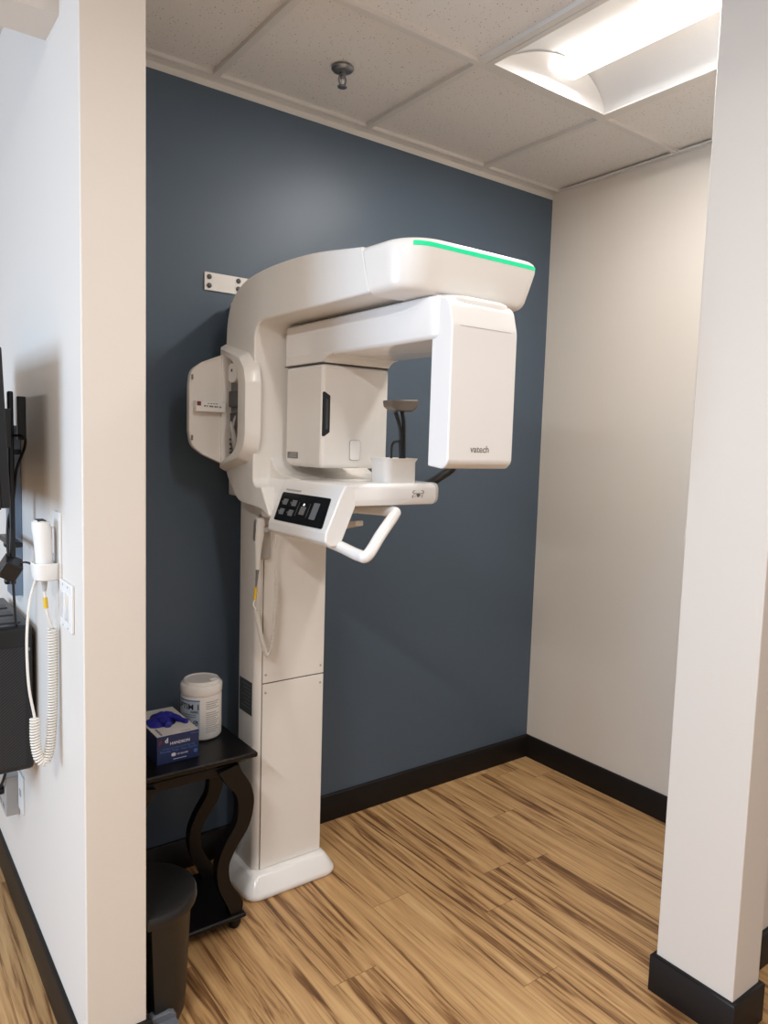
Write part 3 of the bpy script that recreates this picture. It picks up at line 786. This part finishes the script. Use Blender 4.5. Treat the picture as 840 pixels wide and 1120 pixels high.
# white printed top with the oval dispensing slot
bm = bmesh.new()
ov = [((gx + gX) / 2 + 0.036 * math.cos(a), (gy + gY) / 2 + 0.02 + 0.062 * math.sin(a)) for a in [2 * PI * k / 32 for k in range(32)]]
re = []
for x, y in ov:
    dx, dy = x - (gx + gX) / 2, y - ((gy + gY) / 2 + 0.02)
    k = 1e9
    if abs(dx) > 1e-9: k = min(k, ((gX - gx) / 2 - 0.0006) / abs(dx))
    if dy > 1e-9: k = min(k, ((gY - gy) / 2 - 0.02 - 0.0006) / dy)
    if dy < -1e-9: k = min(k, ((gY - gy) / 2 + 0.02 - 0.0006) / -dy)
    re.append(((gx + gX) / 2 + dx * k, (gy + gY) / 2 + 0.02 + dy * k))
for cx_, cy_ in rect(gx + 0.0006, gX - 0.0006, gy + 0.0006, gY - 0.0006):
    j = min(range(32), key=lambda i: (re[i][0] - cx_) ** 2 + (re[i][1] - cy_) ** 2); re[j] = (cx_, cy_)
a_ = [bm.verts.new((x, y, GT + 0.0010)) for x, y in ov]; b_ = [bm.verts.new((x, y, GT + 0.0010)) for x, y in re]
c_ = [bm.verts.new((x, y, GT + 0.0002)) for x, y in ov]
for i in range(32):
    j = (i + 1) % 32
    bm.faces.new((a_[i], a_[j], b_[j], b_[i])); bm.faces.new((a_[i], c_[i], c_[j], a_[j]))
link('top_panel', bm, 'boxwhite', root, smooth=False)['label'] = 'white printed top'
front_text('lettering', 'HANDSON', -1.965, gy - 0.0006, 0.6265, 0.060, 'print_w', root, bold=0.012)
front_text('lettering', 'd', -1.981, gy - 0.0006, 0.6350, 0.0095, 'print_w', root, bold=0.03)
front_text('lettering', 'p', -1.999, gy - 0.0006, 0.6350, 0.0095, 'print_r', root, bold=0.03)
front_text('fine_print', 'NITRILE EXAMINATION GLOVES', -1.988, gy - 0.0006, 0.6135, 0.100, 'print_b', root)
front_text('fine_print', 'Powder Free  Non Sterile', -1.995, gy - 0.0006, 0.6045, 0.112, 'print_b', root)
front_text('lettering', '100 GLOVES', -1.944, gy - 0.0006, 0.5915, 0.034, 'print_w', root, bold=0.01)
bm = ext_y(fillet(rect(-1.961, -1.948, 0.5895, 0.5995), 0.003, 3), gy - 0.0008, gy)
link('size_badge', bm, 'print_w', root, smooth=False)
bm = ext_y([(-1.886 + 0.006 * math.cos(2 * PI * k / 16), 0.5925 + 0.006 * math.sin(2 * PI * k / 16)) for k in range(16)], gy - 0.0008, gy)
link('seal_mark', bm, 'print_b', root, smooth=False)
front_text('fine_print', 'MEDIUM', -1.902, gy - 0.0006, 0.6470, 0.024, 'print_b', root)
link('base_line', B(-1.955, -1.915, gy - 0.0006, gy, 0.5795, 0.5808), 'print_w', root, smooth=False)
# lettering on the white top
def top_text(s, x0, y0, width, rot, m):
    bm, w = text_bm(s, 1.0, 0.01); k = width / w
    Rm = Matrix.Translation((x0, y0, GT + 0.0012)) @ Matrix.Rotation(rot, 4, 'Z')
    for v in bm.verts: v.co = Rm @ Vector((v.co.x * k, v.co.y * k, v.co.z))
    link('lettering', bm, m, root, smooth=False)
top_text('HANDSON', -1.991, gy + 0.062, 0.052, -PI / 2, 'print_k')
top_text('NITRILE', -1.928, gy + 0.010, 0.030, 0.0, 'print_g')
adopt(root)

# glove pulled part way out of the carton
bm = bmesh.new()
NX, NY = 18, 14
gcx, gcy = (gx + gX) / 2 - 0.004, gy + 0.130
grid = []
for j in range(NY + 1):
    row = []
    for i in range(NX + 1):
        u = i / NX * 2 - 1; v = j / NY * 2 - 1
        w_ = 1 - 0.35 * abs(u) ** 1.5
        x = gcx - 0.004 + u * 0.050; y = gcy + v * 0.050 * w_ + 0.020 * math.sin(u * 2.2)
        z = GT + 0.002 + 0.014 * (1 - u * u) * (1 - v * v) + 0.006 * math.sin(u * 7 + v * 3) * (1 - v * v) * (1 - u * u) + 0.004 * abs(math.sin(v * 6 + u * 2)) * (1 - abs(v))
        row.append(bm.verts.new((x, y, max(z, GT + 0.0022))))
    grid.append(row)
for j in range(NY):
    for i in range(NX): bm.faces.new((grid[j][i], grid[j][i + 1], grid[j + 1][i + 1], grid[j + 1][i]))
# a limp cuff trailing off to the carton's right edge and a finger folded to the front
bx_ = [(gcx + 0.010, gcy + 0.012, GT + 0.011), (gcx + 0.030, gcy - 0.012, GT + 0.010), (gcx + 0.044, gcy - 0.045, GT + 0.008), (gcx + 0.056, gcy - 0.072, GT + 0.0075)]
tube(catmull(bx_, 5), [0.014] * 5 + [0.011] * 5 + [0.008] * 5 + [0.005], 10, bm)
tube(catmull([(gcx - 0.012, gcy - 0.030, GT + 0.011), (gcx - 0.004, gcy - 0.056, GT + 0.011), (gcx - 0.006, gcy - 0.075, GT + 0.0085)], 5), [0.015] * 5 + [0.012] * 5 + [0.005], 10, bm)
o = link('nitrile_glove', bm, 'glove', None, sub=1)
sol = o.modifiers.new('thick', 'SOLIDIFY'); sol.thickness = 0.0006
tag(o, 'crumpled cobalt blue nitrile glove pulled out of the glove carton', 'glove')

# wipes canister
kx, ky, kr = -1.8035, -0.2045, 0.0650
root = thing('wipes_canister', (kx, ky, TZ), 'white round canister of disinfectant wipes behind the glove carton', 'canister')
link('canister_body', lathe([(0.052, 0), (0.060, 0.003), (kr, 0.010), (kr, 0.141), (kr - 0.003, 0.146), (kr - 0.003, 0.150)], kx, ky, TZ, 56), 'white2', root)
lid = link('lid', lathe([(kr - 0.002, 0.148), (kr + 0.001, 0.149), (kr + 0.002, 0.153), (kr + 0.002, 0.176), (kr - 0.001, 0.180), (kr - 0.006, 0.182), (kr - 0.007, 0.188), (kr - 0.010, 0.191), (kr - 0.013, 0.191), (kr - 0.016, 0.188), (0.001, 0.188)], kx, ky, TZ, 56), 'gloss', root)
link('lid_tab', B(kx + 0.018, kx + 0.044, ky - 0.030, ky - 0.012, TZ + 0.185, TZ + 0.1925), 'gloss', lid, bevel=0.003, seg=2)
def cyl_patch(a0, a1, z0, z1, off, n=20):
    bm = bmesh.new(); r = kr + off
    lo = [bm.verts.new((kx + r * math.cos(a0 + (a1 - a0) * k / n), ky + r * math.sin(a0 + (a1 - a0) * k / n), z0)) for k in range(n + 1)]
    hi = [bm.verts.new((v.co.x, v.co.y, z1)) for v in lo]
    for k in range(n): bm.faces.new((lo[k], lo[k + 1], hi[k + 1], hi[k]))
    return bm
D = math.radians
a1 = D(-112.5 - 4)
link('label', cyl_patch(a1 - D(105), a1, TZ + 0.020, TZ + 0.136, 0.0006), 'paleblue', root)
link('label_band', cyl_patch(a1 - D(105), a1, TZ + 0.133, TZ + 0.137, 0.0009), 'print_b', root)
def cyl_text(s, aend, z0, width, m, bold=0.0):
    bm, w = text_bm(s, 1.0, bold); k = width / w
    for v in bm.verts:
        a = aend - (width - v.co.x * k) / kr; r = kr + 0.0011 + v.co.z
        v.co = Vector((kx + r * math.cos(a), ky + r * math.sin(a), z0 + v.co.y * k))
    link('lettering', bm, m, root, smooth=False)
cyl_text('OPTIM 1', a1 - D(3), TZ + 0.106, 0.092, 'print_k', 0.012)
cyl_text('WIPES', a1 - D(4), TZ + 0.095, 0.026, 'print_k', 0.01)
for k, (w, z) in enumerate(((0.05, 0.088), (0.058, 0.081), (0.050, 0.074), (0.046, 0.060), (0.05, 0.053))):
    link('fine_print', cyl_patch(a1 - D(10) - w / kr, a1 - D(26 if k > 1 else 10), TZ + z, TZ + z + 0.0022, 0.0010), 'print_g', root)
bm = bmesh.new()
for k in range(18):
    aa = 2 * PI * k / 18
ring = []
for k in range(24):
    aa = 2 * PI * k / 24
    for r_ in (0.0085, 0.0062):
        th = a1 - D(12) + r_ * math.cos(aa) / kr
        ring.append(bm.verts.new((kx + (kr + 0.0011) * math.cos(th), ky + (kr + 0.0011) * math.sin(th), TZ + 0.062 + r_ * math.sin(aa))))
for k in range(24):
    i, j = 2 * k, 2 * ((k + 1) % 24)
    bm.faces.new((ring[i], ring[j], ring[j + 1], ring[i + 1]))
tk = [(-0.005, 0.001), (-0.001, -0.005), (0.007, 0.007), (0.005, 0.008), (-0.001, -0.001), (-0.003, 0.003)]
bm.faces.new([bm.verts.new((kx + (kr + 0.0012) * math.cos(a1 - D(12) + p / kr), ky + (kr + 0.0012) * math.sin(a1 - D(12) + p / kr), TZ + 0.062 + q)) for p, q in tk])
link('check_mark', bm, 'print_k', root, smooth=False)
# text columns on the plain side
a2 = D(-112.5 + 13)
for k in range(15):
    z = TZ + 0.130 - k * 0.0070
    if k in (4,): continue
    link('fine_print', cyl_patch(a2, a2 + D(44 - 6 * (k % 3)), z - 0.0028, z, 0.0007), 'print_p', root)
adopt(root)

# small white charger lying against the wall at the table's back corner
# ------------------------------------------------------------------ pedal bin
bx0, bx1, by0, by1 = -2.161, -1.992, -0.746, -0.478
root = thing('pedal_bin', ((bx0 + bx1) / 2, (by0 + by1) / 2, 0), 'black plastic pedal bin in front of the side table', 'bin')
def bl(z, d):
    cx_, cy_, r_ = -2.126, -0.612, 0.134 - d
    th = math.acos(max(-1, (bx0 + d - cx_) / r_))
    return [(cx_ + r_ * math.cos(th * (k / 16 - 1)), cy_ + r_ * math.sin(th * (k / 16 - 1)), z) for k in range(33)]
link('bin_body', loft(bmesh.new(), [bl(0.0, 0.060), bl(0.004, 0.048), bl(0.014, 0.038), bl(0.035, 0.030), bl(0.08, 0.027), bl(0.20, 0.021), bl(0.322, 0.015), bl(0.328, 0.012)]), 'bin', root)
link('lid', loft(bmesh.new(), [bl(0.326, 0.010), bl(0.330, 0.002), bl(0.338, 0.0), bl(0.352, 0.001), bl(0.359, 0.005), bl(0.362, 0.014), bl(0.363, 0.04)]), 'bin', root)
pd_ = fillet([(-2.150, -0.700), (-2.085, -0.700), (-2.080, -0.745), (-2.096, -0.775), (-2.146, -0.775), (-2.156, -0.745)], 0.012, 5)
link('pedal', ext_z(pd_, 0.044, 0.066), 'pedal', root, bevel=0.006, seg=3)['label'] = 'slate grey foot pedal'
link('pedal_recess', ext_y(fillet([(-2.155, 0.030), (-2.078, 0.030), (-2.082, 0.076), (-2.098, 0.086), (-2.142, 0.086), (-2.152, 0.076)], 0.01, 4), -0.728, -0.700), 'pedal', root, bevel=0.003, seg=2)
adopt(root)

# ------------------------------------------------------------------ left wall equipment
WX = WLX0
# wall cradle and its handset
root = thing('handset_cradle', (WX, -0.525, 1.20), 'cream plastic handset cradle fixed to the left wall', 'cradle')
link('back_plate', ext_x(fillet(rect(-0.560, -0.492, 1.185, 1.352), 0.008, 4), WX - 0.006, WX), 'white2', root, bevel=0.002, seg=2)
def ring_loop(z, d):
    return [(x, y, z) for x, y in inset_rect(WX - 0.060 + d, WX - 0.002, -0.560 + d, -0.494 - d, 0.022, 0, 5)]
link('cup', loft(bmesh.new(), [ring_loop(1.186, 0.008), ring_loop(1.189, 0.002), ring_loop(1.20, 0.0), ring_loop(1.226, -0.002), ring_loop(1.229, 0.0), ring_loop(1.226, 0.006), ring_loop(1.195, 0.008)]), 'white2', root)
adopt(root)
root = thing('exposure_hand_switch', (WX - 0.038, -0.527, 1.19), 'chunky white corded hand switch standing in the wall cradle', 'hand switch')
secs = [(1.198, .018, .019, .003), (1.225, .020, .021, .003), (1.26, .020, .023, .001), (1.29, .021, .025, -.001), (1.312, .022, .026, -.003), (1.327, .020, .025, -.005), (1.332, .013, .018, -.006)]
link('handset_body', loft(bmesh.new(), [[(WX - 0.036 + dx + a * math.cos(2 * PI * k / 24), -0.528 + b * math.sin(2 * PI * k / 24), z) for k in range(24)] for z, a, b, dx in secs]), 'white2', root)
link('trigger_button', ext_x(fillet(rect(-0.541, -0.515, 1.245, 1.315), 0.01, 4), WX - 0.0185, WX - 0.013), 'print_w', root, bevel=0.002, seg=2)
link('speaker_slot', B(WX - 0.051, WX - 0.032, -0.5475, -0.512, 1.3295, 1.3335), 'dgrey', root, bevel=0.001, seg=1)
link('strain_relief', tube([(WX - 0.035, -0.528, 1.192), (WX - 0.034, -0.528, 1.175), (WX - 0.034, -0.528, 1.158)], [0.0085, 0.007, 0.0045], 10), 'lgrey', root)
link('cable_tag', tube([(WX - 0.033, -0.528, 1.142), (WX - 0.031, -0.528, 1.116)], 0.0055, 10), 'yellow', root)
link('cord', tube(catmull([(WX - 0.034, -0.528, 1.160), (WX - 0.032, -0.528, 1.13), (WX - 0.028, -0.530, 1.10), (WX - 0.018, -0.530, 1.065)], 6), 0.003, 8), 'cord', root)
cp_ = catmull([(WX - 0.018, -0.530, 1.065), (WX - 0.018, -0.531, 0.98), (WX - 0.020, -0.531, 0.87), (WX - 0.025, -0.531, 0.78), (WX - 0.036, -0.531, 0.733), (WX - 0.052, -0.530, 0.742), (WX - 0.060, -0.529, 0.79), (WX - 0.060, -0.528, 0.845)], 12)
link('coiled_cord', coil(cp_, 0.0100, 0.0026, 66, 14), 'cord', root)
link('cord', tube(catmull([(WX - 0.060, -0.528, 0.845), (WX - 0.072, -0.526, 0.93), (WX - 0.074, -0.522, 1.04), (WX - 0.066, -0.518, 1.13), (WX - 0.050, -0.515, 1.19)], 8), 0.0032, 8), 'cord', root)
adopt(root)

# switch plate
root = thing('light_switch', (WX, -0.617, 1.135), 'white double rocker light switch plate on the left wall', 'light switch')
link('cover_plate', ext_x(fillet(rect(-0.674, -0.558, 1.078, 1.192), 0.005, 4), WX - 0.007, WX), 'white2', root, bevel=0.0025, seg=2)
for y in (-0.639, -0.593):
    link('rocker', ext_x(fillet(rect(y - 0.0165, y + 0.0165, 1.102, 1.168), 0.002, 3), WX - 0.0095, WX - 0.005), 'gloss', root, bevel=0.001, seg=1)
for y in (-0.639, -0.593):
    for z in (1.086, 1.184):
        link('screw', ext_x([(y + 0.003 * math.cos(2 * PI * k / 10), z + 0.003 * math.sin(2 * PI * k / 10)) for k in range(10)], WX - 0.0078, WX - 0.006), 'lgrey', root)
adopt(root)

# tower computer carried on the wall
root = thing('computer_tower', (-2.44, -0.05, 0.6), 'black tower computer with mesh grille held on the left wall', 'computer')
px0, px1, py0, py1, pz0, pz1 = -2.535, -2.319, -0.270, 0.16, 0.602, 1.012
link('case', B(px0, px1, py0 + 0.018, py1, pz0, pz1), 'black', root, bevel=0.008, seg=3)
link('front_bezel', B(px0, px1, py0, py0 + 0.022, pz0 + 0.004, pz1), 'black', root, bevel=0.012, seg=3)
link('grille', B(px0 + 0.014, px1 - 0.022, py0 - 0.0015, py0 + 0.004, pz0 + 0.02, pz1 - 0.055), 'grille', root, smooth=False)
for k in range(3):
    link('top_vent', B(px0 + 0.02, px1 - 0.02, -0.21 + k * 0.10, -0.16 + k * 0.10, pz1 - 0.001, pz1 + 0.003), 'dgrey', root, bevel=0.001, seg=1)
link('power_button', B(px1 - 0.016, px1 - 0.008, py0 - 0.002, py0 + 0.003, 0.945, 0.953), 'chrome', root)
link('port', B(px1 - 0.017, px1 - 0.006, py0 - 0.0012, py0 + 0.003, 0.85, 0.858), 'dgrey', root)
adopt(root)
root = thing('computer_bracket', (-2.32, 0.02, 0.6), 'black steel holder carrying the tower computer on the left wall', 'bracket')
link('bracket_plate', B(px1 + 0.001, WX, -0.05, 0.12, 0.62, 0.98), 'black', root, bevel=0.002, seg=2)
link('bracket_tray', B(px0 + 0.01, WX, -0.03, 0.10, 0.588, 0.5995), 'black', root, bevel=0.001, seg=1)
adopt(root)

# wall rail with monitor arm and monitor
root = thing('monitor_mount', (WX, -0.06, 1.05), 'black monitor arm on a metal rail fixed to the left wall', 'monitor mount')
link('rail', B(WX - 0.030, WX, -0.075, 0.005, 1.06, 1.560), 'blueside', root, bevel=0.003, seg=2)
link('pole', B(WX - 0.064, WX - 0.050, -0.264, -0.245, 1.13, 1.648), 'black', root, bevel=0.004, seg=2)
link('pole_link', B(WX - 0.060, WX - 0.030, -0.250, -0.04, 1.228, 1.242), 'black', root, bevel=0.003, seg=2)
link('pole_link', B(WX - 0.060, WX - 0.030, -0.250, -0.04, 1.48, 1.495), 'black', root, bevel=0.003, seg=2)
link('mount_plate', B(WX - 0.044, WX - 0.024, -0.285, -0.262, 1.52, 1.635), 'black', root, bevel=0.002, seg=2)
link('mount_plate', B(WX - 0.093, WX - 0.066, -0.33, -0.20, 1.50, 1.60), 'black', root, bevel=0.003, seg=2)
for z in (1.215, 1.105):
    bm = lathe([(0.010, 0), (0.011, 0.014), (0.006, 0.018)], 0, 0, 0, 14)
    bmesh.ops.transform(bm, matrix=Matrix.Translation((WX - 0.030, -0.062, z)) @ Matrix.Rotation(-PI / 2, 4, 'Y'), verts=bm.verts)
    link('knob', bm, 'black', root)
adopt(root)
mount_ = root
root = thing('monitor', (-2.43, -0.28, 1.55), 'black flat monitor seen edge on at the left wall', 'monitor')
Rt = Matrix.Translation((-2.441, -0.29, 1.55)) @ Matrix.Rotation(D(-2.2), 4, 'Y')
def mon(name, a, m, par=None, **k):
    bm = B(*a); bmesh.ops.transform(bm, matrix=Rt, verts=bm.verts)
    return link(name, bm, m, par or root, **k)
mon('back_shell', (-0.004, 0.018, -0.275, 0.275, -0.185, 0.180), 'black', bevel=0.004, seg=2)
bz = mon('bezel', (-0.012, -0.003, -0.278, 0.278, -0.188, 0.183), 'black', bevel=0.002, seg=2)
mon('screen', (-0.0130, -0.0115, -0.268, 0.268, -0.172, 0.173), 'screen', bz, smooth=False)
mon('mount_boss', (0.016, 0.040, -0.06, 0.06, -0.06, 0.06), 'black', bevel=0.006, seg=2)
adopt(root)
# black power adapter hanging by the pole, and its cables
root = thing('power_adapter', (WX - 0.06, -0.25, 1.10), 'black boxy power adapter on the tower computer, below the monitor pole', 'power adapter')
bm = B(-0.024, 0.024, -0.03, 0.03, -0.024, 0.024)
bmesh.ops.transform(bm, matrix=Matrix.Translation((WX - 0.066, -0.27, 1.178)) @ Matrix.Rotation(D(28), 4, 'Y') @ Matrix.Rotation(D(20), 4, 'X'), verts=bm.verts)
link('adapter_body', bm, 'black', root, bevel=0.004, seg=2)
link('adapter_lead', tube(catmull([(WX - 0.049, -0.275, 1.184), (WX - 0.034, -0.28, 1.192), (WX - 0.016, -0.285, 1.186), (WX - 0.006, -0.29, 1.172)], 6), 0.0028, 8), 'black', root)
link('adapter_lead', tube(catmull([(WX - 0.060, -0.272, 1.16), (WX - 0.056, -0.26, 1.09), (WX - 0.050, -0.25, 1.010)], 6), 0.0035, 8), 'black', root)
adopt(root)
for i, (pts, lab) in enumerate((
        ([(WX - 0.07, -0.26, 1.53), (WX - 0.035, -0.30, 1.530), (WX - 0.030, -0.29, 1.50), (WX - 0.045, -0.26, 1.44), (WX - 0.052, -0.25, 1.36), (WX - 0.066, -0.25, 1.30), (WX - 0.070, -0.26, 1.24), (WX - 0.068, -0.266, 1.20)], 'black monitor cable looping down beside the monitor pole'),
        ([(WX - 0.060, -0.02, 0.602), (WX - 0.045, 0.00, 0.56), (WX - 0.040, 0.02, 0.50), (WX - 0.050, 0.04, 0.445), (WX - 0.066, 0.075, 0.412)], 'black power cord hanging under the tower computer into the outlet'))):
    o = link('cable', tube(catmull(pts, 8), 0.0048 if i else 0.0036, 8), 'black', None if i else mount_)
    if i: tag(o, lab, 'cable', None)
    else: o.matrix_parent_inverse = Matrix.Translation(mount_.location).inverted()
cord_ = o
# outlets
root = thing('wall_outlet', (WX, 0.095, 0.40), 'boxy grey power outlet with black plug beneath the tower computer', 'outlet')
link('outlet_box', B(WX - 0.040, WX, 0.035, 0.155, 0.335, 0.462), 'lgrey', root, bevel=0.003, seg=2)
for y in (0.065, 0.085, 0.112, 0.130):
    link('slot', B(WX - 0.0405, WX - 0.038, y, y + 0.004, 0.352, 0.366), 'black', root, smooth=False)
adopt(root)
bm = lathe([(0.014, 0), (0.016, 0.006), (0.014, 0.02), (0.007, 0.028)], 0, 0, 0, 16)
bmesh.ops.transform(bm, matrix=Matrix.Translation((WX - 0.040, 0.075, 0.412)) @ Matrix.Rotation(-PI / 2, 4, 'Y'), verts=bm.verts)
link('power_plug', bm, 'black', cord_)
root = thing('wall_outlet', (WX, -0.01, 0.42), 'flat white data outlet plate on the left wall under the tower computer', 'outlet')
link('cover_plate', ext_x(fillet(rect(-0.045, 0.025, 0.365, 0.485), 0.004, 3), WX - 0.006, WX), 'white2', root, bevel=0.002, seg=2)
link('jack', B(WX - 0.0075, WX - 0.005, -0.02, 0.002, 0.415, 0.435), 'lgrey', root, smooth=False)
adopt(root)

# ------------------------------------------------------------------ daylight and ambient
w = bpy.data.worlds.new('world'); S.world = w; w.use_nodes = True
bg = w.node_tree.nodes['Background']; bg.inputs['Color'].default_value = (0.98, 0.97, 1.0, 1); bg.inputs['Strength'].default_value = 0.56
L_ = bpy.data.lights.new('window_daylight', 'AREA'); L_.shape = 'RECTANGLE'; L_.size = 1.6; L_.size_y = 1.4; L_.energy = 88; L_.color = (0.50, 0.72, 1.0)
lo = bpy.data.objects.new('window_daylight', L_); C.objects.link(lo); lo.location = (-5.6, -0.6, 1.6)
lo.rotation_euler = (PI / 2, 0, -PI / 2 )

# ------------------------------------------------------------------ camera
cam = bpy.data.cameras.new('camera'); co = bpy.data.objects.new('camera', cam); C.objects.link(co)
cam.sensor_fit = 'HORIZONTAL'; cam.sensor_width = 36.0; cam.lens = 36.0 * 803.42 / 840.0
cam.clip_start = 0.02
r = Vector((0.80540161, -0.59199509, 0.02949687)); u = Vector((0.03104063, 0.09182197, 0.99529152)); f_ = Vector((0.59191615, 0.80069379, -0.09232946))
co.matrix_world = Matrix(((r.x, u.x, -f_.x, -2.72622), (r.y, u.y, -f_.y, -2.42780), (r.z, u.z, -f_.z, 1.53829), (0, 0, 0, 1)))
S.camera = co
S.view_settings.view_transform = 'Standard'; S.view_settings.look = 'None'
S.view_settings.gamma = 1.0; S.view_settings.use_curve_mapping = False
S.view_settings.exposure = 0.06
S.cycles.use_denoising = True
S.cycles.max_bounces = 8; S.cycles.diffuse_bounces = 5
